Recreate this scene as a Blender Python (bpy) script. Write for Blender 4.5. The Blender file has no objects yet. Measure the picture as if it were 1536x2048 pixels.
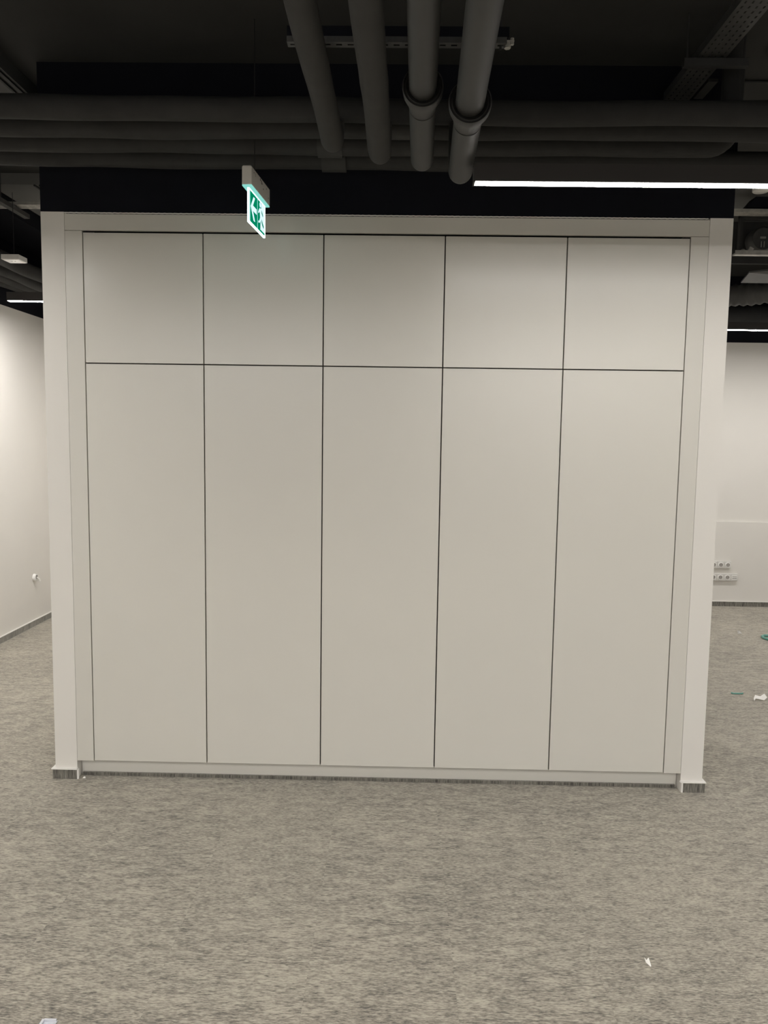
import bpy, bmesh, math, random
from mathutils import Vector, Matrix
random.seed(7)
scene = bpy.context.scene
COL = scene.collection
PI = math.pi

# ------------------------------------------------------------------ materials
def mat(name, color, rough=0.6, metal=0.0, spec=0.5, noise=0.0, nscale=20.0, bump=0.0, bscale=200.0, coat=0.0):
    m = bpy.data.materials.new(name); m.use_nodes = True
    nt = m.node_tree; b = nt.nodes['Principled BSDF']
    b.inputs['Roughness'].default_value = rough
    b.inputs['Metallic'].default_value = metal
    b.inputs['Specular IOR Level'].default_value = spec
    b.inputs['Coat Weight'].default_value = coat
    tc = nt.nodes.new('ShaderNodeTexCoord')
    n = nt.nodes.new('ShaderNodeTexNoise'); n.inputs['Scale'].default_value = nscale; n.inputs['Detail'].default_value = 4
    nt.links.new(tc.outputs['Object'], n.inputs['Vector'])
    r = nt.nodes.new('ShaderNodeValToRGB')
    lo = [max(0, c*(1-noise)) for c in color]; hi = [min(1, c*(1+noise)) for c in color]
    r.color_ramp.elements[0].position = .3; r.color_ramp.elements[1].position = .7
    r.color_ramp.elements[0].color = (*lo, 1); r.color_ramp.elements[1].color = (*hi, 1)
    nt.links.new(n.outputs['Fac'], r.inputs['Fac']); nt.links.new(r.outputs['Color'], b.inputs['Base Color'])
    if bump:
        n2 = nt.nodes.new('ShaderNodeTexNoise'); n2.inputs['Scale'].default_value = bscale; n2.inputs['Detail'].default_value = 3
        bp = nt.nodes.new('ShaderNodeBump'); bp.inputs['Strength'].default_value = bump; bp.inputs['Distance'].default_value = .002
        nt.links.new(tc.outputs['Object'], n2.inputs['Vector'])
        nt.links.new(n2.outputs['Fac'], bp.inputs['Height']); nt.links.new(bp.outputs['Normal'], b.inputs['Normal'])
    return m

def emat(name, color, strength):
    m = bpy.data.materials.new(name); m.use_nodes = True
    nt = m.node_tree; nt.nodes.clear()
    e = nt.nodes.new('ShaderNodeEmission'); e.inputs['Color'].default_value = (*color, 1); e.inputs['Strength'].default_value = strength
    o = nt.nodes.new('ShaderNodeOutputMaterial'); nt.links.new(e.outputs[0], o.inputs['Surface'])
    return m

def carpet_mat(name, dark, light, streak=(62, 330), tiles=True, vertical=False):
    m = bpy.data.materials.new(name); m.use_nodes = True
    nt = m.node_tree; N = nt.nodes; L = nt.links; b = N['Principled BSDF']; b.inputs['Sheen Roughness'].default_value = .6; b.inputs['Sheen Tint'].default_value = (1.0, .965, .89, 1)
    b.inputs['Roughness'].default_value = .95; b.inputs['Specular IOR Level'].default_value = .15
    b.inputs['Sheen Weight'].default_value = .42
    tc = N.new('ShaderNodeTexCoord')
    src = tc.outputs['Object']
    def noise(sx, sy, sz, detail, vec=None, rough=.6, off=0.0):
        mp = N.new('ShaderNodeMapping'); mp.inputs['Scale'].default_value = (sx, sy, sz); mp.inputs['Location'].default_value = (off, off, off)
        n = N.new('ShaderNodeTexNoise'); n.inputs['Scale'].default_value = 1; n.inputs['Detail'].default_value = detail; n.inputs['Roughness'].default_value = rough
        L.new(vec or src, mp.inputs['Vector']); L.new(mp.outputs['Vector'], n.inputs['Vector'])
        return n.outputs['Fac']
    def math_(op, a, c, clamp=False):
        x = N.new('ShaderNodeMath'); x.operation = op; x.use_clamp = clamp
        for i, v in enumerate((a, c)):
            if isinstance(v, (int, float)): x.inputs[i].default_value = v
            else: L.new(v, x.inputs[i])
        return x.outputs[0]
    vec = src; tilev = None
    if tiles:   # 50 cm carpet tiles: each tile shifts the yarn pattern
        sn = N.new('ShaderNodeVectorMath'); sn.operation = 'SNAP'; sn.inputs[1].default_value = (.5, .5, 10)
        ad0 = N.new('ShaderNodeVectorMath'); ad0.operation = 'ADD'; ad0.inputs[1].default_value = (.197, .13, 5)
        L.new(src, ad0.inputs[0]); L.new(ad0.outputs[0], sn.inputs[0])
        wn = N.new('ShaderNodeTexWhiteNoise'); wn.noise_dimensions = '2D'; L.new(sn.outputs[0], wn.inputs['Vector'])
        sc = N.new('ShaderNodeVectorMath'); sc.operation = 'SCALE'; sc.inputs['Scale'].default_value = 7.0; L.new(wn.outputs['Color'], sc.inputs[0])
        ad = N.new('ShaderNodeVectorMath'); ad.operation = 'ADD'; L.new(src, ad.inputs[0]); L.new(sc.outputs[0], ad.inputs[1])
        vec = ad.outputs[0]; tilev = wn.outputs['Value']
    sx, sy = streak
    sz = 60 if vertical else 1
    if vertical:
        f1 = noise(260, 260, 22, 2, vec); f2 = noise(90, 90, 10, 3, vec, off=3); f3 = noise(20, 20, 8, 3, vec, off=9)
    else:
        f1 = noise(sx, sy, 1, 2, vec); f2 = noise(sx*.55, sy*.42, 1, 3, vec, off=3); f3 = noise(sx*.16, sy*.08, 1, 4, vec, off=9)
    f4 = noise(1.3, 1.9, 1.5, 2, src, off=4)
    s = math_('ADD', math_('MULTIPLY', f1, .44), math_('MULTIPLY', f2, .36))
    s = math_('ADD', s, math_('MULTIPLY', f3, .26)); s = math_('ADD', s, math_('MULTIPLY', f4, .10))
    if tilev is not None: s = math_('ADD', s, math_('MULTIPLY', tilev, .015))
    r = N.new('ShaderNodeValToRGB'); cr = r.color_ramp
    cr.elements[0].position = .472; cr.elements[0].color = (*dark, 1)
    cr.elements[1].position = .678; cr.elements[1].color = (*light, 1)
    mid = cr.elements.new(.575); mid.color = (*[(a*.52+c*.48)*k for a, c, k in zip(dark, light, (1.0, .99, .98))], 1)
    L.new(s, r.inputs['Fac']); L.new(r.outputs['Color'], b.inputs['Base Color'])
    bp = N.new('ShaderNodeBump'); bp.inputs['Strength'].default_value = .35; bp.inputs['Distance'].default_value = .003
    L.new(f1, bp.inputs['Height']); L.new(bp.outputs['Normal'], b.inputs['Normal'])
    return m

M = dict(
    paint=mat('white_paint', (.70, .675, .63), .75, noise=.012, nscale=3, bump=.12, bscale=260),
    paint_edge=mat('white_profile', (.80, .78, .74), .45),
    laminate=mat('greige_laminate', (.625, .605, .55), .29, noise=.012, nscale=2, spec=.5, bump=.03, bscale=500),
    laminate_edge=mat('laminate_panel', (.61, .59, .537), .36, noise=.012, nscale=2, bump=.03, bscale=500),
    carcass=mat('carcass_dark', (.05, .045, .04), .8),
    black=mat('black_paint', (.0045, .0050, .0085), .9, spec=.2, noise=.15, nscale=6, bump=.2, bscale=120),
    ceil=mat('dark_ceiling_paint', (.037, .037, .035), .9, spec=.2, noise=.12, nscale=2, bump=.3, bscale=90),
    low_bounce=mat('dark_low_bounce', (.05, .052, .06), .3),
    duct_mid=mat('grey_duct_darker', (.065, .065, .062), .85, noise=.06, nscale=4),
    duct_light=mat('grey_duct', (.115, .115, .11), .8, noise=.06, nscale=4),
    duct=mat('dark_duct', (.032, .032, .032), .75, spec=.3, noise=.15, nscale=8),
    foam=mat('insulation_foam', (.030, .0299, .0294), .85, spec=.25, noise=.10, nscale=14, bump=.35, bscale=160),
    wrap=mat('insulation_wrap', (.037, .0368, .036), .7, spec=.3, noise=.1, nscale=20, bump=.3, bscale=120),
    foam_run=mat('insulation_pipe_grey', (.041, .0409, .040), .85, spec=.25, noise=.08, nscale=12, bump=.3, bscale=160),
    pvc=mat('painted_drain_pipe', (.036, .0359, .0354), .55, spec=.4, noise=.05, nscale=10),
    rubber=mat('black_rubber', (.006, .006, .006), .7),
    galv=mat('dull_galvanised', (.066, .066, .064), .5, metal=.3, noise=.15, nscale=25),
    sheet=mat('dark_sheet_metal', (.075, .075, .075), .5, noise=.1, nscale=12),
    galv_light=mat('bright_galvanised', (.42, .41, .38), .45, metal=.4, noise=.2, nscale=25),
    lampbody=mat('lamp_body_black', (.03, .027, .025), .5),
    plastic=mat('white_plastic', (.66, .645, .61), .45, noise=.02, nscale=15),
    plastic_b=mat('bright_white_plastic', (.80, .79, .76), .35),
    hole=mat('dark_recess', (.05, .045, .04), .7),
    sock=mat('socket_recess', (.34, .32, .29), .5),
    ppr=mat('torn_paper', (.85, .83, .78), .8, noise=.05),
    teal=mat('teal_plastic', (.13, .34, .28), .35),
    alu=mat('aluminium', (.62, .63, .66), .35, metal=.8),
    scratch=mat('scuff_mark', (.12, .11, .10), .7),
    s_white=emat('sign_lit_white', (.62, .85, 1.0), 1.15),
    s_glow=emat('sign_lit_edge', (.62, 1.0, .97), 4.0),
    s_aqua=emat('sign_lit_flange', (.32, .85, .75), .75),
    s_green=None,
)
M['floor'] = carpet_mat('heathered_carpet', (.048, .042, .034), (.40, .363, .290))
M['skirt'] = carpet_mat('carpet_skirting', (.055, .052, .046), (.23, .22, .19), tiles=False, vertical=True)
# green film of the sign, glowing evenly over its whole face
m = bpy.data.materials.new('sign_lit_green'); m.use_nodes = True
nt = m.node_tree; nt.nodes.clear()
e = nt.nodes.new('ShaderNodeEmission'); e.inputs['Color'].default_value = (.0, .36, .17, 1); e.inputs['Strength'].default_value = .60
o = nt.nodes.new('ShaderNodeOutputMaterial'); nt.links.new(e.outputs[0], o.inputs['Surface'])
M['s_green'] = m

# ------------------------------------------------------------------ mesh helpers
def box(bm, lo, hi):
    x0, y0, z0 = lo; x1, y1, z1 = hi
    v = [bm.verts.new(p) for p in ((x0,y0,z0),(x1,y0,z0),(x1,y1,z0),(x0,y1,z0),(x0,y0,z1),(x1,y0,z1),(x1,y1,z1),(x0,y1,z1))]
    for f in ((0,3,2,1),(4,5,6,7),(0,1,5,4),(1,2,6,5),(2,3,7,6),(3,0,4,7)): bm.faces.new([v[i] for i in f])

def prism(bm, poly, axis, a, b):
    """polygon extruded along axis; poly gives the other two coordinates in xyz order"""
    def P(p, t):
        q = list(p); q.insert('xyz'.index(axis), t); return q
    A = [bm.verts.new(P(p, a)) for p in poly]; B = [bm.verts.new(P(p, b)) for p in poly]
    bm.faces.new(A); bm.faces.new(B[::-1])
    n = len(poly)
    for i in range(n): bm.faces.new([A[i], B[i], B[(i+1) % n], A[(i+1) % n]])

def tube(bm, pts, radii, n=28, cap=True):
    pts = [Vector(p) for p in pts]
    if not isinstance(radii, (list, tuple)): radii = [radii]*len(pts)
    rings = []; prev = None
    for i, p in enumerate(pts):
        if i == 0: t = pts[1]-pts[0]
        elif i == len(pts)-1: t = pts[-1]-pts[-2]
        else: t = (pts[i+1]-pts[i]).normalized()+(pts[i]-pts[i-1]).normalized()
        if t.length < 1e-9: t = prev[2].copy() if prev else Vector((0,0,1))
        t.normalize()
        if prev is None:
            u = t.orthogonal().normalized()
        else:
            u = prev[0] - t*prev[0].dot(t); u.normalize()
        w = t.cross(u); prev = (u, w, t)
        rings.append([bm.verts.new(p+(u*math.cos(2*PI*k/n)+w*math.sin(2*PI*k/n))*radii[i]) for k in range(n)])
    for a, b in zip(rings, rings[1:]):
        for k in range(n):
            bm.faces.new([a[k], a[(k+1) % n], b[(k+1) % n], b[k]])
    if cap: bm.faces.new(rings[0][::-1]); bm.faces.new(rings[-1])

def obj(name, bm, material, parent=None, bevel=0, smooth=False, loc=None):
    bmesh.ops.recalc_face_normals(bm, faces=bm.faces[:])
    me = bpy.data.meshes.new(name); bm.to_mesh(me); bm.free()
    o = bpy.data.objects.new(name, me); COL.objects.link(o)
    me.materials.append(material)
    if parent is not None: o.parent = parent
    if loc: o.location = loc
    if smooth:
        for p in me.polygons: p.use_smooth = True
        try: me.set_sharp_from_angle(angle=math.radians(40))
        except Exception: pass
    if bevel:
        md = o.modifiers.new('bevel', 'BEVEL'); md.width = bevel; md.segments = 2; md.limit_method = 'ANGLE'
    return o

def thing(name, label, cat, loc=(0,0,0), rotz=0, group=None):
    o = bpy.data.objects.new(name, None); COL.objects.link(o); o.empty_display_size = .05
    o.location = loc; o.rotation_euler = (0, 0, rotz); o['label'] = label; o['category'] = cat
    if group: o['group'] = group
    return o
def tag(o, label, cat, group=None):
    o['label'] = label; o['category'] = cat
    if group: o['group'] = group
    return o
def struct(name, bm, m, bevel=0):
    o = obj(name, bm, m, bevel=bevel); o['kind'] = 'structure'; return o
def nb(): return bmesh.new()
def bxo(name, lo, hi, m, parent=None, bevel=0):
    b = nb(); box(b, lo, hi); return obj(name, b, m, parent, bevel)
def sbx(name, lo, hi, m):
    b = nb(); box(b, lo, hi); return struct(name, b, m)

# ------------------------------------------------------------------ room shell
ZP = 2.915          # white paint stops here, black above
ZC = 3.62           # ceiling
XL, XR, YB, YF = -3.342, 6.2, 4.69, -8.0
sbx('floor', (XL-.1, YF-.1, -.1), (XR+.1, YB+.2, 0), M['floor'])
sbx('ceiling', (XL-.1, YF-.1, ZC), (XR+.1, YB+.2, ZC+.1), M['ceil'])
def two_tone(name, lo, hi):
    sbx(name, (lo[0], lo[1], 0), (hi[0], hi[1], ZP), M['paint'])
    sbx(name+'_upper', (lo[0], lo[1], ZP), (hi[0], hi[1], ZC), M['black'])
two_tone('wall_left', (XL-.1, YF), (XL, 3.66))
two_tone('wall_back_left', (XL-.1, 3.66), (-.5, 3.76))
two_tone('wall_back', (-.5, YB), (XR, YB+.1))
two_tone('wall_return', (-.6, 3.76), (-.5, YB+.1))
two_tone('wall_right', (XR, YF), (XR+.1, YB+.1))
sbx('wall_front', (XL-.1, YF-.1, 0), (XR+.1, YF, ZC), M['low_bounce'])  # unseen wall kept dark to throw less light back at the pipes
# niche walls around the cupboards (U shape), white below, black above
WL, WR = -1.707, 1.703
CL, CR = -1.5905, 1.5905
b = nb(); prism(b, [(WL,0),(CL,0),(CL,.66),(CR,.66),(CR,0),(WR,0),(WR,.80),(WL,.80)], 'z', 0, ZP)
struct('wall_niche', b, M['paint'])
b = nb(); prism(b, [(WL,0),(WR,0),(WR,.80),(WL,.80)], 'z', ZP, ZC)
struct('wall_niche_upper', b, M['black'])

# baseboards: carpet strip in a white profile
def baseboard(name, lo, hi, out, lip=.004):
    """box lo..hi (x0,y0)-(x1,y1); out = outward shift of the white cap"""
    b = nb(); box(b, (lo[0], lo[1], 0), (hi[0], hi[1], .053)); o = struct(name, b, M['skirt'])
    c = nb(); box(c, (lo[0]-out[0], lo[1]-out[1], .053), (hi[0]+out[2], hi[1]+out[3], .058))
    k = obj('profile_cap', c, M['paint_edge'], o); k['label'] = 'white cap strip'
    return o
baseboard('baseboard_left', (XL, YF), (XL+.012, 3.66), (0,0,.002,0))
baseboard('baseboard_back_left', (XL+.012, 3.648), (-.5, 3.66), (0,.002,0,0))
baseboard('baseboard_back', (-.5, YB-.042), (XR, YB-.03), (0,.002,0,0))
baseboard('baseboard_niche_left', (WL-.011, -.012), (CL+.001, 0), (.005,.006,.003,0))
baseboard('baseboard_niche_right', (CR+.010, -.012), (WR+.011, 0), (.016,.006,.005,0))
baseboard('baseboard_niche_left_side', (WL-.011, 0), (WL, .80), (.005,0,0,0))
baseboard('baseboard_niche_right_side', (WR, 0), (WR+.011, .80), (0,0,.005,0))
b = nb(); box(b, (CR+.0015, -.0135, 0), (CR+.010, .0, .053)); struct('trim_corner_right', b, M['paint_edge'])
b = nb(); box(b, (CL+.001, -.010, 0), (CL+.010, .0, .053)); struct('trim_corner_left', b, M['paint_edge'])
sbx('baseboard_plinth', (CL+.012, .040, 0), (CR-.012, .052, .017), M['skirt'])
# raised lower wall lining on the far right wall
b = nb(); box(b, (-.5, YB-.03, 0), (XR, YB, .951)); struct('wall_back_lining', b, M['paint'])

# ------------------------------------------------------------------ fitted cupboards
DT = .019
Z0, Z1, Z2 = .097, 2.177, 2.819
def cabinet(name, i, z0, z1, label, group):
    x0 = -1.5+.6*i
    cx = x0+.3
    t = thing(name, label, 'cabinet', (cx, .34, z0), 0, group)
    h = z1-z0
    # carcass: open-fronted box of panels (with a shelf line inside)
    b = nb(); w = .2995
    box(b, (-w, -.318, 0), (-w+.018, .31, h)); box(b, (w-.018, -.318, 0), (w, .31, h))
    box(b, (-w+.018, -.318, 0), (w-.018, .31, .018)); box(b, (-w+.018, -.318, h-.018), (w-.018, .31, h))
    box(b, (-w+.018, .30, .018), (w-.018, .31, h-.018)); box(b, (-w+.018, -.29, h*.5-.009), (w-.018, .30, h*.5+.009))
    obj('carcass', b, M['carcass'], t)
    d = nb(); g = .0030
    box(d, (-.3+g, -.34, g), (.3-g, -.34+DT, h-g))
    obj('door', d, M['laminate'], t, bevel=.0008)
    return t
nm = ['left end', 'second from the left', 'middle', 'second from the right', 'right end']
up = ['upper cabinet at the left end, beside the left filler strip, warm grey flat door',
      'upper cabinet directly right of the hanging exit sign, door with faint bluish reflection',
      'middle upper cabinet of the five, short greige flat door',
      'upper cabinet second from the right, short flat door under the strip light',
      'upper cabinet at the right end, short flat door beside the right filler strip']
lo_ = ['tall lower cabinet at the left end, long flat greige door by the left filler strip',
       'tall lower cabinet second from the left, long handleless greige door',
       'middle tall lower cabinet of the five, long handleless greige door',
       'tall lower cabinet second from the right, long handleless greige door',
       'tall lower cabinet at the right end, long flat door by the right filler strip']
for i in range(5):
    cabinet('tall_cabinet', i, Z0, Z1, lo_[i], 'tall lower cabinets of the fitted wall')
    cabinet('top_cabinet', i, Z1, Z2, up[i], 'short upper cabinets of the fitted wall')
def panel(name, lo, hi, label, m='laminate_edge'):
    o = bxo(name, lo, hi, M[m], bevel=.0008); tag(o, label, 'panel'); return o
panel('filler_panel', (CL+.0012, 0, Z0), (-1.5-.002, DT, Z2+.006), 'tall narrow greige filler strip left of the leftmost cabinet doors')
panel('filler_panel', (1.5+.002, 0, Z0), (CR-.0012, DT, Z2+.006), 'tall narrow greige filler strip right of the rightmost cabinet doors')
tp = panel('top_filler_panel', (CL+.0012, 0, Z2+.008), (CR-.0012, DT, 2.906), 'long horizontal greige panel above all the upper cabinet doors')
b = nb(); tube(b, [(CL+.002+.01*k*31.7/3.17*.1, .001+.0005*math.sin(k*1.7), 2.9115+.0006*math.sin(k*2.3)) for k in range(0, 318)], .0028, n=8)
s = obj('sealant_bead', b, M['paint_edge'], tp, smooth=True); s['label'] = 'white sealant bead'
pl = bxo('plinth_panel', (CL+.004, .052, .0), (CR-.004, .068, Z0-.001), M['laminate_edge'])
tag(pl, 'long low recessed kickboard under the cabinets, shaded greige', 'plinth')

# ------------------------------------------------------------------ pipes
def waved(x0, x1, y, z, r, seed, step=.12, amp=.004):
    rnd = random.Random(seed); ph = [rnd.uniform(0, 6.28) for _ in range(6)]
    n = int((x1-x0)/step); pts = []; rad = []
    for k in range(n+1):
        x = x0+(x1-x0)*k/n
        pts.append((x, y+amp*.6*math.sin(x*2.1+ph[0]), z+amp*(math.sin(x*1.7+ph[1])+.6*math.sin(x*4.3+ph[2])+.3*math.sin(x*9.7+ph[3]))))
        rad.append(r*(1+.018*math.sin(x*6.1+ph[4])+.012*math.sin(x*13.3+ph[5])))
    return pts, rad
HR = .047; HZ = 3.092+HR
HY = [-.654, -.484, -.304, -.112]
hl = ['thick dark insulated pipe running sideways, nearest to the camera, topmost in view of four',
      'dark insulated pipe running sideways, second from the top of four in view',
      'dark insulated pipe running sideways, third from the top, bending up at its right end',
      'dark insulated pipe running sideways, lowest in view of four, just above the exit sign']
for i, y in enumerate(HY):
    pts, rad = waved(-3.25, 1.44 if i == 2 else 3.6, y, HZ, HR, i+3, step=.06)
    if i == 2:   # elbow turning up to the ceiling
        for k in range(1, 9):
            a = k/8*PI/2; pts.append((1.44+.10*math.sin(a), y, HZ+.10*(1-math.cos(a)))); rad.append(HR)
        pts.append((1.54, y, ZC-.001)); rad.append(HR)
    base = thing('insulated_pipe', hl[i], 'pipe', (0, y, 3.092), 0, 'four dark insulated pipes crossing in front of the black wall')
    b = nb(); tube(b, [(p[0], p[1]-y, p[2]-3.092) for p in pts], rad, n=26)
    obj('pipe_run', b, M['foam'], base, smooth=True)
    def collar(x0, x1, dr, mm='wrap'):
        c = nb(); pp = [p for p in pts if x0-.03 < p[0] < x1+.03]
        z = sum(p[2] for p in pp)/len(pp)
        tube(c, [(x0, 0, z-3.092), (x1, 0, z-3.092)], HR+dr, n=26)
        obj('collar', c, M[mm], base, smooth=True)
    if i == 2: collar(-.30, -.19, .008)
    if i == 3: collar(-.30, -.185, .010)
    if i == 1: collar(.02, .12, .004)
# drain pipes coming towards the camera
def arc_up(x, y, z, r, dx):
    pts = []
    for k in range(0, 11):
        a = k/10*PI/2; pts.append((x, y+r*math.sin(a), z+r*(1-math.cos(a))))
    return pts
PP = [(-.203, -3.9, -.201, -.678, 2.960, .0445, False), (-.040, -3.9, -.009, -.678, 2.915, .0455, False),
      (.075, -3.9, .160, -.678, 2.890, .0455, True), (.218, -3.9, .315, -.678, 2.842, .0475, True)]
plab = ['grey insulated pipe running towards the camera, leftmost of four, ends above the wrapped collars',
        'grey insulated pipe running towards the camera, second from left, smooth with slight bulge',
        'grey drain pipe with flared socket running towards the camera, left of the two socketed ones',
        'grey drain pipe with flared socket, its end touching the bright strip light']
for i, (x0, y0, x1, y1, zb, r, bell) in enumerate(PP):
    t = thing('drain_pipe' if bell else 'insulated_branch_pipe', plab[i], 'pipe', (x1, y1, zb), 0, 'four grey pipes running overhead towards the camera')
    yb = -1.20
    z = zb+r; br = .060
    def X(y): return x0+(x1-x0)*(y-y0)/(y1-y0)
    if bell:
        up_pts = [(X(y)-x1, y-y1, z-zb+.012) for y in (y0, -3, -2.2, yb-.02)]
        b = nb(); tube(b, up_pts, r*.99, n=36); obj('upstream_pipe', b, M['pvc'], t, smooth=True)
        # flared socket: cone that opens towards the camera, with a rubber ring in its mouth
        prof = [(yb-.125, r*1.42), (yb-.118, r*1.47), (yb-.085, r*1.43), (yb-.02, r*1.12), (yb+.01, r*1.015), (yb+.03, r*1.0)]
        b = nb(); n = 40; rings = []
        def ring(y, rr): return [b.verts.new((X(y)-x1+rr*math.cos(2*PI*k/n), y-y1, z-zb+.010*(1 if y < yb else .3)+rr*math.sin(2*PI*k/n))) for k in range(n)]
        seq = [(yb-.03, r*1.02), (yb-.10, r*1.30), (yb-.124, r*1.37)]+prof
        rings = [ring(y, rr) for y, rr in seq]
        for a, c in zip(rings, rings[1:]):
            for k in range(n): b.faces.new([a[k], a[(k+1) % n], c[(k+1) % n], c[k]])
        obj('socket', b, M['pvc'], t, smooth=True)
        b = nb(); rg = []
        for q in range(13):
            pass
        for (y, rr) in ((yb-.116, r*1.005), (yb-.122, r*1.2), (yb-.118, r*1.35), (yb-.095, r*1.25), (yb-.095, r*1.005)):
            rg.append([b.verts.new((X(y)-x1+rr*math.cos(2*PI*k/n), y-y1, z-zb+.011+rr*math.sin(2*PI*k/n))) for k in range(n)])
        for a, c in zip(rg, rg[1:]+rg[:1]):
            for k in range(n): b.faces.new([a[k], a[(k+1) % n], c[(k+1) % n], c[k]])
        obj('rubber_seal', b, M['rubber'], t, smooth=True)
        start = yb+.01
        pts = [(X(start)-x1, start-y1, z-zb), (X(-.9)-x1, -.9-y1, z-zb)]
        rad = [r, r]
    else:
        rnd = random.Random(i); ys = [y0+(-.76-y0)*k/34 for k in range(35)]
        pts = [(X(y)-x1+.0025*math.sin(y*5+i), y-y1, z-zb+.003*math.sin(y*4+i*2)) for y in ys]
        rad = [r*(1+.018*math.sin(y*7.3+i)+.05*math.exp(-((y+1.33)/.035)**2)*(1 if i == 1 else .35)) for y in ys]
    cy = -.715
    el = []
    for k in range(0, 11):
        a = k/10*PI/2; el.append((0, cy-y1+br*math.sin(a), z-zb+br*(1-math.cos(a))))
    pts += el; rad += [r]*len(el)
    top = 3.088-zb
    if el[-1][2] < top: pts.append((0, cy-y1+br, top)); rad.append(r)
    b = nb(); tube(b, pts, rad, n=36); obj('downstream_pipe' if bell else 'pipe_run', b, M['pvc'] if bell else M['foam_run'], t, smooth=True)

# ------------------------------------------------------------------ perforated steel
def perforated(bm, L, W, rows, pitch, slot, sw, thick=.002, flange=.0, seed=0):
    """plate along local y (0..L), width x (-W/2..W/2), bottom at z=0, real slots; side flanges upwards"""
    xs = [-W/2]; lanes = []
    for c in rows: xs += [c-sw/2, c+sw/2]; lanes.append(len(xs)-2)
    xs.append(W/2)
    n = int(L/pitch)
    for i in range(len(xs)-1):
        slotlane = i % 2 == 1
        for k in range(n):
            y0 = k*pitch; y1 = (k+1)*pitch
            off = pitch*.5 if (i//2) % 2 else 0
            if slotlane:
                a = y0+pitch/2-slot/2; b_ = y0+pitch/2+slot/2
                box(bm, (xs[i], y0, 0), (xs[i+1], a, thick)); box(bm, (xs[i], b_, 0), (xs[i+1], y1, thick))
            elif k == 0:
                box(bm, (xs[i], 0, 0), (xs[i+1], n*pitch, thick))
    if flange:
        box(bm, (-W/2-thick, 0, 0), (-W/2, n*pitch, flange)); box(bm, (W/2, 0, 0), (W/2+thick, n*pitch, flange))

def rod(bm, x, y, z0, z1, r=.004):
    tube(bm, [(x, y, z0), (x, y, z1)], r, n=8)

# strut rail over the drain pipes
t = thing('strut_rail', 'slotted dark steel channel crossing above the four overhead pipes', 'rail', (.06, -1.30, 3.08))
b = nb(); perforated(b, .71, .032, [0], .037, .019, .009, flange=.018)
bmesh.ops.rotate(b, verts=b.verts[:], cent=(0,0,0), matrix=Matrix.Rotation(-PI/2, 3, 'Z'))
bmesh.ops.translate(b, verts=b.verts[:], vec=(-.355, 0, 0))
obj('channel', b, M['galv'], t)
b = nb(); prism(b, [(-.016, .018), (-.014, .018), (-.014, .048), (.014, .048), (.014, .018), (.016, .018), (.016, .050), (-.016, .050)], 'x', -.355, .355); obj('upper_channel', b, M['black'], t)
for sx in (-.30, .33):
    b = nb(); rod(b, sx, 0, -.012, ZC-3.08)
    obj('threaded_rod', b, M['duct'], t)
b = nb(); tube(b, [(.352, 0, -.008), (.352, 0, .008)], .011, n=6); box(b, (.338, -.012, .008), (.372, .012, .012)); tube(b, [(.366, -.006, .0), (.366, -.006, .02)], .006, n=6)
k = obj('clamp_nut', b, M['galv_light'], t); k['label'] = 'bright metal clamp nut'

# cable tray on the right, coming towards the camera
t = thing('cable_tray', 'perforated steel cable tray at top right, running overhead beside the ceiling', 'cable tray', (1.386, -3.6, 3.45))
b = nb(); perforated(b, 3.58, .118, [-.042, -.014, .014, .042], .034, .016, .007, flange=.035)
obj('tray_bed', b, M['galv'], t)
t = thing('support_bar', 'dark support bar hanging under the top right cable tray', 'bracket', (1.40, -.455, 3.408))
b = nb(); box(b, (-.135, -.015, 0), (.135, .015, .003)); box(b, (-.135, -.015, .003), (.135, -.012, .03)); box(b, (-.135, .012, .003), (.135, .015, .03)); obj('bar', b, M['duct'], t)
for sx in (-.12, .12):
    b = nb(); rod(b, sx, 0, 0, ZC-3.408); obj('hanger_rod', b, M['duct'], t)
t = bxo('channel_offcut', (1.47, -.20, 3.462), (1.515, -.02, 3.475), M['galv']); tag(t, 'short light metal channel piece beside the lower end of the right cable tray', 'channel')
# surface cables on the ceiling at top right
b = nb(); tube(b, [(1.73, -.22, ZC-.006), (1.76, -.15, ZC-.006), (1.90, .06, ZC-.006), (2.03, .25, ZC-.006), (2.25, .62, ZC-.006)], .007, n=8)
tag(obj('ceiling_cable', b, M['rubber'], smooth=True), 'thin black cable running diagonally on the ceiling at far top right', 'cable')
b = nb(); tube(b, [(1.71, .14, ZC-.006), (3.6, .14, ZC-.006)], .006, n=8)
tag(obj('ceiling_conduit', b, M['rubber'], smooth=True), 'thin straight black conduit across the ceiling at far top right', 'conduit')

# long trays crossing behind the niche block (left and right portions are both in view)
t = thing('cable_tray', 'long perforated tray crossing sideways behind the cabinet block', 'cable tray', (0, 1.625, 3.40))
b = nb(); perforated(b, 7.4, .10, [-.03, 0, .03], .055, .032, .007, flange=.02)
bmesh.ops.rotate(b, verts=b.verts[:], cent=(0,0,0), matrix=Matrix.Rotation(-PI/2, 3, 'Z'))
bmesh.ops.translate(b, verts=b.verts[:], vec=(-3.25, 0, 0))
k = obj('tray_bed', b, M['galv_light'], t)
b = nb()
for q in range(5): tube(b, [(-3.2, -.038+.018*q, .014+.004*(q % 2)), (4.1, -.038+.018*q, .014)], .008, n=6)
k = obj('cable_bundle', b, M['rubber'], t)
b = nb(); prism(b, [(2.44, .03), (2.50, .10), (2.62, .10), (2.62, .03)], 'y', -.055, .045)
o_ = obj('duct_box', b, M['black'], t); o_['label'] = 'black box on the tray'
for sx in (-3.0, -2.2, 2.1, 3.2):
    b = nb(); rod(b, sx, -.09, -.01, ZC-3.40); obj('hanger_rod', b, M['duct'], t)

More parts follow.
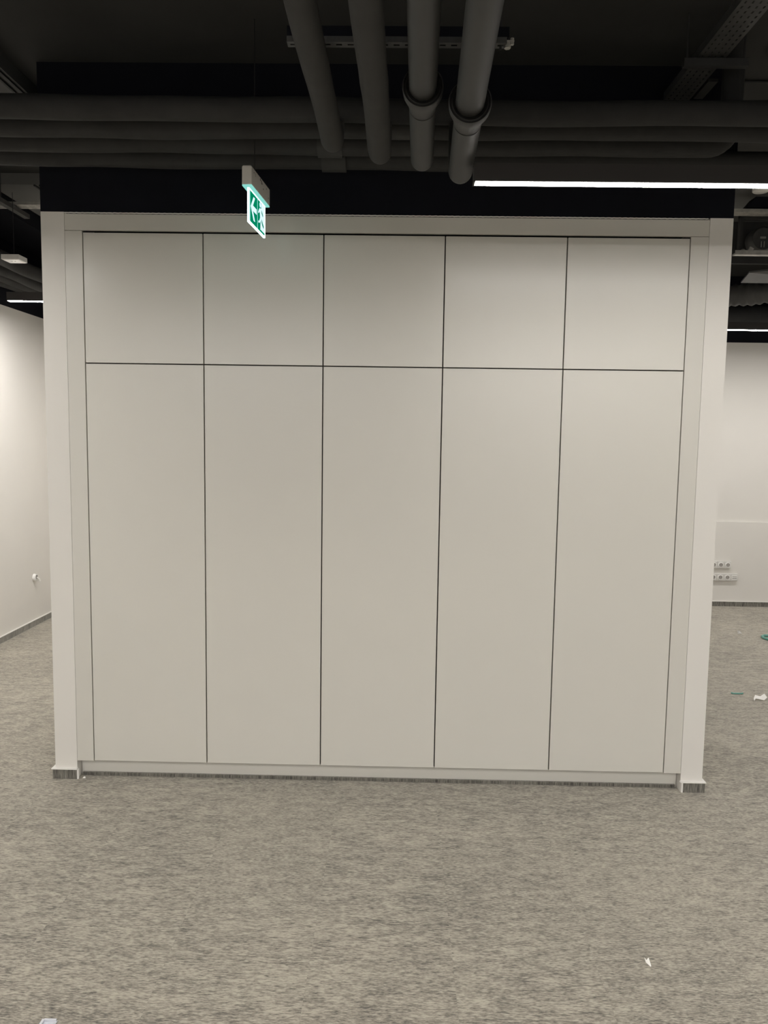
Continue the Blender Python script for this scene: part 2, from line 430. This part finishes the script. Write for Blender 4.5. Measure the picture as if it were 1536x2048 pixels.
# ducts under the ceiling on the left; added slab on the right
for (x0, x1, y0, y1, lab, mm) in ((-2.28, -1.83, -3.4, 3.0, 'flat grey duct under the ceiling at far left, next to the black wall block', 'duct_mid'),
                       (-2.80, -2.42, 1.6, 3.55, 'flat grey duct under the ceiling at the left, seen below the sideways pipes', 'duct_light'),
                       (1.95, 3.6, 1.27, 2.15, 'light grey slab added for the lit ceiling right of the block', 'duct_light')):  # last one: pale slab added where the ceiling is brightly lit
    t = thing('ceiling_duct_or_slab', lab, 'duct', ((x0+x1)/2, y0, 3.54))
    h = (x1-x0)/2
    bxo('duct_body', (-h, 0, .004), (h, y1-y0, ZC-3.54), M[mm], t)
    b = nb()
    for sx in (h-.02, h-.058): box(b, (sx-.006, 0, -.006), (sx+.006, y1-y0, .004))
    obj('duct_seam', b, M['rubber'], t)
# dark service void between the ducts
b = nb(); box(b, (-3.30, 1.8, 3.46), (-2.86, 3.6, 3.60)); tag(obj('service_duct', b, M['black']), 'black rectangular duct under the ceiling nearest the left wall', 'duct')
t = thing('strut_bracket', 'small slanted steel bracket hanging under the tray at the left edge', 'bracket', (-2.62, 1.36, 3.36))
b = nb(); box(b, (-.02, 0, 0), (.02, .42, .004)); box(b, (-.02, 0, .004), (-.016, .42, .03)); box(b, (.016, 0, .004), (.02, .42, .03)); obj('channel', b, M['galv'], t)
b = nb(); rod(b, 0, .05, .0, ZC-3.36); obj('threaded_rod', b, M['duct'], t)

# four pipes along the left wall
lx = [-2.855, -3.04, -3.165, -3.275]
ll = ['grey insulated pipe running away along the left wall, farthest from the wall', 'grey insulated pipe along the left wall, second from the right of four',
      'grey insulated pipe along the left wall, third from the right, partly hidden', 'grey insulated pipe along the left wall, tight against the wall']
for i, x in enumerate(lx):
    b = nb(); r = .054 if i < 2 else .048
    pts = [(x+.003*math.sin(k*.7+i), .5+k*.1, 3.05+r-.005+.003*math.sin(k+i)) for k in range(31)]
    tube(b, pts, r, n=22); o = obj('insulated_pipe', b, M['foam_run'], smooth=True)
    tag(o, ll[i], 'pipe', 'insulated pipes running back along the left wall')

# ------------------------------------------------------------------ linear lamps
LEDS = {}
def led_mat(power):
    if power not in LEDS: LEDS[power] = emat('led_diffuser', (1.0, .972, .94), power)
    return LEDS[power]
def lamp(x0, x1, y, z, label, rods=(), rotz=0, power=120):
    t = thing('linear_lamp', label, 'lamp', ((x0+x1)/2, y, z), rotz, 'linear ceiling lamps')
    h = (x1-x0)/2
    b = nb(); box(b, (-h, -.026, .013), (h, .026, .080)); obj('housing', b, M['lampbody'], t, bevel=.001)
    b = nb(); prism(b, [(-.021, .013), (-.021, .0105), (.021, .0105), (.021, .013)], 'x', -h+.003, h-.003); obj('diffuser', b, led_mat(power), t)
    for sx in (-h, h):
        b = nb(); box(b, (sx-.003, -.027, .0095), (sx+.003, .027, .081)); obj('end_cap', b, M['lampbody'], t)
    for sx in rods:
        b = nb(); tube(b, [(sx, 0, .07), (sx, 0, ZC-z)], .0012, n=6); obj('suspension_wire', b, M['lampbody'], t)
lamp(.354, 3.354, -.875, 2.777, 'long glowing strip light in front of the cabinets at upper right', rods=(1.2,), power=48)
lamp(-3.03, -.53, 2.29, 2.85, 'glowing strip light beyond the block at the left, beside the left wall', rods=(-.2,), power=165)
lamp(1.6, 5.6, 3.38, 2.85, 'glowing strip light at the far right in front of the far wall', rods=(-.2, 1.2), power=100)
# unseen lamps added behind and beside the view to light cabinets and floor
added_lamps = [(-3.0, -.35, -4.0, 'added unseen strip light overhead left of the viewpoint, nearest row'), (.45, 3.4, -4.05, 'added unseen strip light overhead right of the viewpoint, nearest row'),
        (-3.0, -.35, -5.4, 'added unseen strip light in the middle row behind the viewpoint, left half'), (.45, 3.6, -5.5, 'added unseen strip light in the middle row behind the viewpoint, right half'),
        (-3.0, -.35, -6.9, 'added unseen strip light in the rearmost row, left half'), (.45, 3.8, -7.2, 'added unseen strip light in the rearmost row, right half'),
        (-3.28, -1.80, -.865, 'added strip light just outside the view, left of the block'), (3.5, 5.7, .6, 'added strip light outside the view, right of the block'),
        (4.1, 5.9, -1.6, 'added unseen strip light near the right wall, beside the block')]
for x0, x1, y, lab in added_lamps: lamp(x0, x1, y, 2.79, lab, power=82 if y > -2 else 140 if y > -4.1 else 185)
lamp(-3.72, -2.12, .76, 2.79, 'added strip light running along the left wall, just outside the view', rotz=PI/2, power=48)  # unseen lamp added to brighten the left wall

# ------------------------------------------------------------------ emergency exit sign
A = math.radians(85.5)
t = thing('exit_sign', 'lit green emergency exit sign with arrow and running man, hanging end-on', 'exit sign', (-.577, -.50, 2.744), A)
PLt, PH, PL = .006, .141, .272
b = nb(); box(b, (0, -PLt/2, 0), (PL, PLt/2, PH)); obj('acrylic_panel', b, M['s_green'], t)
b = nb(); e_ = .0075; yy = PLt/2+.0012
box(b, (-.001, -yy, -.003), (PL+.001, yy, .003)); box(b, (-.001, -yy, -.003), (.003, yy, PH)); box(b, (PL-.004, -yy, -.003), (PL+.001, yy, PH))
box(b, (-.001, -yy, PH-.006), (PL+.001, yy, PH))
obj('lit_border', b, M['s_glow'], t)
for side in (-1, 1):
    ya, ybk = side*(PLt/2+.0002), side*(PLt/2+.0012)
    def P2(poly, nm, mm='s_white', dy=0):
        b = nb(); prism(b, poly, 'y', ya, ybk+side*dy); return obj(nm, b, M[mm], t)
    b = nb(); box(b, (.135, min(ya,ybk), .004), (.141, max(ya,ybk), PH-.006)); obj('divider', b, M['s_aqua'], t)
    b = nb(); box(b, (.011, min(ya,ybk), .006), (.016, max(ya,ybk), PH-.008)); obj('edge_line', b, M['s_aqua'], t)
    # arrow towards the near end: chevron with shaft, built in (u, z)
    zc = .071
    P2([(.026, zc), (.072, zc+.050), (.095, zc+.050), (.060, zc+.011), (.122, zc+.011), (.122, zc-.011), (.060, zc-.011), (.095, zc-.050), (.072, zc-.050)], 'arrow')
    # doorway with running man
    P2([(.205, .014), (.262, .014), (.262, .134), (.205, .134)], 'doorway')
    b = nb()
    hd = [(.186+.012*math.cos(a*PI/8), .121+.011*math.sin(a*PI/8)) for a in range(16)]
    ys = (ya, ybk)
    prism(b, hd, 'y', *ys)
    prism(b, [(.176, .105), (.204, .108), (.208, .070), (.186, .064)], 'y', *ys)       # torso
    prism(b, [(.178, .105), (.170, .100), (.152, .082), (.157, .077), (.180, .092)], 'y', *ys)  # fore arm
    prism(b, [(.186, .066), (.200, .066), (.176, .040), (.156, .036), (.154, .044), (.170, .047)], 'y', *ys)   # leading leg
    prism(b, [(.192, .066), (.204, .068), (.203, .040), (.200, .016), (.190, .012), (.192, .040)], 'y', *ys)   # trailing leg
    obj('running_man', b, M['s_white'], t)
    b = nb(); prism(b, [(.206, .104), (.232, .086), (.228, .078), (.206, .090)], 'y', ya, ybk+side*.0006)
    prism(b, [(.206, .064), (.226, .050), (.246, .040), (.244, .030), (.220, .038), (.206, .050)], 'y', ya, ybk+side*.0006)
    obj('running_man_green_half', b, M['s_green'], t)  # green part of the printed figure over the white doorway
# housing with rounded top corners
b = nb(); HL0, HL1, HH = -.024, .292, .083
prof = [(-.0215, PH+.004), (.0215, PH+.004)] + [(.0215-.008+.008*math.cos(a*PI/12), PH+HH-.008+.008*math.sin(a*PI/12)) for a in range(7)] + [(-.0215+.008-.008*math.sin(a*PI/12), PH+HH-.008+.008*math.cos(a*PI/12)) for a in range(7)]
prism(b, prof, 'x', HL0, HL1)
obj('housing', b, M['plastic'], t, bevel=.003, smooth=True)
b = nb(); box(b, (HL0+.001, -.0205, PH-.001), (HL1-.001, .0205, PH+.004)); k = obj('light_flange', b, M['s_aqua'], t); k['label'] = 'glowing aqua underside'
for (u, z, w, h_) in ((.115, .205, .012, .010), (.135, .196, .010, .016), (.152, .199, .006, .008), (.168, .182, .008, .006), (.225, .200, .006, .006), (.262, .172, .006, .004)):
    k = bxo('scuff_mark', (u, -.0221, z), (u+w, -.0214, z+h_), M['scratch'], t); k['label'] = 'dark scuff'
arc = [PI*.15+q*PI*.07 for q in range(10)]
b = nb(); prism(b, [(.022+.022*math.cos(a), .186+.022*math.sin(a)) for a in arc]+[(.022+.0205*math.cos(a), .186+.0205*math.sin(a)) for a in arc[::-1]], 'y', -.0221, -.0214)
k = obj('cover_catch', b, M['scratch'], t); k['label'] = 'thin dark curved line'
b = nb(); tube(b, [(.105, 0, PH+HH-.002), (.105, 0, ZC-2.744)], .0025, n=10); obj('suspension_rod', b, M['rubber'], t)

# ------------------------------------------------------------------ ceiling gadgets
t = thing('access_point', 'small square white ceiling unit hanging at the left, above the strip light', 'ceiling sensor', (-2.585, 1.50, 3.0))
b = nb(); box(b, (-.062, -.062, 0), (.062, .062, .034)); obj('cover', b, M['plastic'], t, bevel=.003)
b = nb(); box(b, (-.054, -.054, -.002), (.054, .054, .0)); obj('base_plate', b, M['plastic_b'], t)
b = nb(); box(b, (-.022, -.005, -.003), (-.008, -.002, -.002)); box(b, (.004, -.008, -.003), (.014, -.004, -.002)); obj('vent_slot', b, M['hole'], t)
b = nb(); box(b, (-.018, -.01, .034), (.018, .01, .048)); tube(b, [(0, 0, .048), (0, 0, .46)], .002, n=6); obj('hanger', b, M['duct'], t)
t = thing('smoke_detector', 'round off-white detector disc on the ceiling at the far right edge', 'detector', (2.486, 1.475, 3.544))
b = nb(); tube(b, [(0, 0, -.045), (0, 0, -.040), (0, 0, -.022), (0, 0, -.018)], [.045, .052, .054, .040], n=32); obj('cover', b, M['plastic_b'], t, smooth=True)
b = nb(); tube(b, [(0, 0, -.018), (0, 0, 0)], .048, n=28); obj('base', b, M['plastic'], t, smooth=True)

# air handling unit and duct at the far right
t = thing('ventilation_unit', 'dark ceiling fan unit with round blower above a grey ledge, far right', 'ventilation unit', (3.1, 1.70, 3.145))
b = nb(); box(b, (-.665, 0, 0), (.9, .05, .012)); box(b, (-.665, 0, .012), (.9, .006, .03)); k = obj('ledge', b, M['galv_light'], t)
b = nb(); box(b, (-.62, .05, .04), (-.60, .09, .29)); box(b, (-.62, .05, .27), (.9, .09, .29)); box(b, (-.60, .08, .25), (.9, .1, .262)); box(b, (-.66, .28, 0), (.9, .30, .30)); obj('frame', b, M['duct'], t)
b = nb(); tube(b, [(-.43, .10, .135), (-.43, .12, .135), (-.43, .20, .135)], [.075, .088, .088], n=32); obj('blower', b, M['galv'], t, smooth=True)
b = nb(); box(b, (-.455, .092, .135), (-.415, .10, .148)); box(b, (-.448, .092, .075), (-.442, .10, .115)); box(b, (-.428, .092, .075), (-.422, .10, .115)); obj('blower_label', b, M['galv_light'], t)
b = nb(); bmesh.ops.create_icosphere(b, subdivisions=2, radius=.018); bmesh.ops.translate(b, verts=b.verts[:], vec=(-.60, .03, .028)); obj('fitting', b, M['galv_light'], t, smooth=True)
b = nb(); box(b, (-.545, .06, .035), (-.515, .07, .065)); bmesh.ops.rotate(b, verts=b.verts[:], cent=(-.53, .065, .05), matrix=Matrix.Rotation(.5, 3, 'Y')); obj('tag_plate', b, M['plastic'], t)
t = thing('duct_panel', 'tilted dark grey sheet metal panel under the fan unit, far right', 'panel', (2.785, 2.40, 3.09))
b = nb()
v = [b.verts.new(p) for p in ((0, 0, 0), (1.3, 0, 0), (1.3, -.36, .16), (.9, -.33, .12), (-.06, -.28, .02), (0, 0, .012), (1.3, 0, .012), (1.3, -.36, .172), (.9, -.33, .132), (-.06, -.28, .032))]
b.faces.new([v[i] for i in (0,1,2,3,4)]); b.faces.new([v[i] for i in (9,8,7,6,5)])
for i in range(5): b.faces.new([v[i], v[5+i], v[5+(i+1) % 5], v[(i+1) % 5]])
obj('sheet', b, M['sheet'], t)
b = nb(); pts = []; rad = []
for k in range(90):
    s_ = k/89; x = 3.95-.95*s_; y = 2.80+.65*s_**1.4; z = 3.20-.02*math.sin(s_*3)-.03*s_
    pts.append((x, y, z)); rad.append(.096+.007*math.sin(k*1.26)+.004*math.sin(k*.31))
tube(b, pts, rad, n=28); tag(obj('flexible_duct', b, M['sheet'], smooth=True), 'ribbed flexible air duct curving down behind the tilted panel, far right', 'duct')
b = nb(); tube(b, [(1.2, 4.35, 3.13), (6.1, 4.35, 3.13)], .12, n=30); tag(obj('round_duct', b, M['duct'], smooth=True), 'dark round duct along the far wall above the far right strip light', 'duct')

# ------------------------------------------------------------------ wall sockets
def socket_disc(bm, x, z, y, r=.030):
    pass
def sockets(x_right, zc, n, data, label_fn):
    """frames 78 mm apart, counted from the right end"""
    for k in range(n):
        x = x_right-.039-.078*k
        kind = 'data' if (data and k == 0) else 'power'
        t = thing('wall_socket' if kind == 'power' else 'network_outlet', label_fn(k, kind), 'socket', (x, YB-.03, zc-.04), 0, 'sockets on the far right wall' if kind == 'power' else None)
        b = nb(); box(b, (-.0385, -.030, 0), (.0385, 0, .080)); obj('mounting_box', b, M['plastic'], t, bevel=.003)
        if kind == 'power':
            b = nb(); tube(b, [(0, -.036, .040), (0, -.030, .040)], [.0275, .0295], n=28); 
            obj('rim', b, M['plastic_b'], t, smooth=True)
            b = nb(); tube(b, [(0, -.0366, .040), (0, -.036, .040)], .0215, n=28); obj('cup', b, M['sock'], t)
            b = nb()
            for sx in (-.0095, .0095): tube(b, [(sx, -.0372, .042), (sx, -.0366, .042)], .0032, n=10)
            obj('contact_hole', b, M['hole'], t)
        else:
            b = nb(); box(b, (-.028, -.034, .014), (.028, -.030, .062)); obj('cover', b, M['plastic_b'], t)
            b = nb(); box(b, (-.024, -.0348, .044), (.024, -.034, .052)); box(b, (-.024, -.0348, .026), (.024, -.034, .034)); obj('port', b, M['sock'], t)
pos = ['right end', 'second from the right', 'third from the right, cut off by the block']
sockets(3.818, .472, 4, False, lambda k, kind: 'white power socket in the upper row, ' + (['at its right end', 'second from its right end', 'third from its right end, half hidden', 'fourth from its right end, hidden by the block'][k]))
sockets(3.898, .332, 5, True, lambda k, kind: 'white double network outlet at the right end of the lower socket row' if kind == 'data' else 'white power socket in the lower row, ' + (['', 'next to the network outlet', 'second from the network outlet', 'third from the network outlet, half hidden', 'hidden behind the block edge'][k]))
# cable outlet on the left wall
t = thing('cable_outlet', 'small round white cable outlet low on the left wall', 'outlet', (XL, 3.228, .459))
b = nb(); tube(b, [(0, 0, 0), (.022, 0, 0), (.026, 0, 0)], [.036, .034, .028], n=24); obj('cover', b, M['plastic_b'], t, smooth=True)
b = nb(); tube(b, [(.026, 0, .008), (.0275, 0, .008)], .018, n=16); obj('opening', b, M['scratch'], t)
b = nb(); tube(b, [(.024, 0, .004), (.052, 0, -.012), (.056, 0, -.034)], .007, n=10); obj('cable_stub', b, M['plastic'], t, smooth=True)

# ------------------------------------------------------------------ scraps on the carpet
def scrap(name, pts, z, m, label, cat, th=.0012):
    b = nb(); n = len(pts)
    A_ = [b.verts.new((x, y, h)) for x, y, h in pts]; B_ = [b.verts.new((x, y, h+th)) for x, y, h in pts]
    b.faces.new(A_); b.faces.new(B_[::-1])
    for i in range(n): b.faces.new([A_[i], B_[i], B_[(i+1) % n], A_[(i+1) % n]])
    o = obj(name, b, M[m], loc=z); tag(o, label, cat); return o
scrap('paper_scrap', [(-.008, .016, .010), (-.003, .008, .006), (.006, .013, .012), (.007, -.014, .001), (.004, -.018, .0005), (-.007, .002, .002)], (.989, -1.351, 0), 'ppr', 'small pointed white paper scrap on the carpet, bottom right', 'scrap')
scrap('paper_scrap', [(-.055, -.03, .001), (-.045, .0, .010), (-.02, .035, .022), (.01, .02, .018), (.05, .045, .030), (.055, .01, .015), (.02, -.02, .004), (.0, -.01, .006), (-.03, .0, .010)], (2.697, 1.481, 0), 'ppr', 'crumpled white paper scrap on the carpet right of the block', 'scrap', .003)
b = nb(); tube(b, [(2.548, 1.61, .006), (2.56, 1.60, .005), (2.62, 1.60, .005), (2.63, 1.606, .006)], .006, n=8); tag(obj('plastic_strip', b, M['teal'], smooth=True), 'thin green plastic strip lying on the carpet right of the block', 'scrap')
b = nb(); pts = [(3.60+.062*math.cos(a*PI/12), 3.22+.085*math.sin(a*PI/12), .012) for a in range(25)]; tube(b, pts, .012, n=8, cap=False); tag(obj('cable_ring', b, M['teal'], smooth=True), 'teal ring on the carpet at the far right edge', 'scrap')
scrap('wire_scrap', [(-.02, -.02, .0), (-.005, .03, .018), (.012, .015, .02), (.022, -.02, .0), (.005, -.012, .004)], (3.395, 3.411, 0), 'galv_light', 'tiny dark and white speck of debris near the far wall', 'scrap', .002)
scrap('paper_crumb', [(-.007, -.004, 0), (.008, -.004, 0), (.004, .006, .004), (-.003, .004, .005)], (-1.557, .004, 0), 'ppr', 'tiny white crumb on the carpet at the left end of the plinth', 'scrap', .002)
t = thing('metal_bracket', 'small grey metal profile on the carpet, cut by the bottom left edge', 'bracket', (-.975, -1.735, 0))
b = nb(); box(b, (-.012, .010, 0), (.026, .042, .004)); box(b, (-.012, .036, .004), (.026, .042, .012)); box(b, (-.020, -.06, 0), (-.012, .042, .010)); box(b, (.022, -.06, 0), (.028, .042, .006)); obj('profile', b, M['alu'], t)

# ------------------------------------------------------------------ world, camera, view
w = bpy.data.worlds.new('world'); scene.world = w; w.use_nodes = True
w.node_tree.nodes['Background'].inputs[0].default_value = (.5, .5, .52, 1); w.node_tree.nodes['Background'].inputs[1].default_value = .02
cd = bpy.data.cameras.new('camera'); cam = bpy.data.objects.new('camera', cd); COL.objects.link(cam)
p, q, r = 0.09567271, 0.01774217, 0.01459362
cx, sx, cy, sy, cz, sz = math.cos(p), math.sin(p), math.cos(q), math.sin(q), math.cos(r), math.sin(r)
Rm = Matrix(((1,0,0),(0,cx,-sx),(0,sx,cx))) @ Matrix(((cy,0,sy),(0,1,0),(-sy,0,cy))) @ Matrix(((cz,-sz,0),(sz,cz,0),(0,0,1))) @ Matrix(((1,0,0),(0,0,-1),(0,1,0)))
right, down, fwd = Rm[0], Rm[1], Rm[2]
cam.matrix_world = Matrix(((right[0], -down[0], -fwd[0], 0.08069325), (right[1], -down[1], -fwd[1], -3.90364464), (right[2], -down[2], -fwd[2], 1.82280546), (0,0,0,1)))
cd.sensor_fit = 'VERTICAL'; cd.sensor_height = 36; cd.lens = 1538/2048*36; cd.clip_start = .05
scene.camera = cam
vs = scene.view_settings; vs.view_transform = 'Standard'; vs.look = 'None'; vs.gamma = 1; vs.exposure = 0.12
vs.use_curve_mapping = False
scene.cycles.max_bounces = 10; scene.cycles.diffuse_bounces = 6
scene.cycles.sample_clamp_indirect = 6
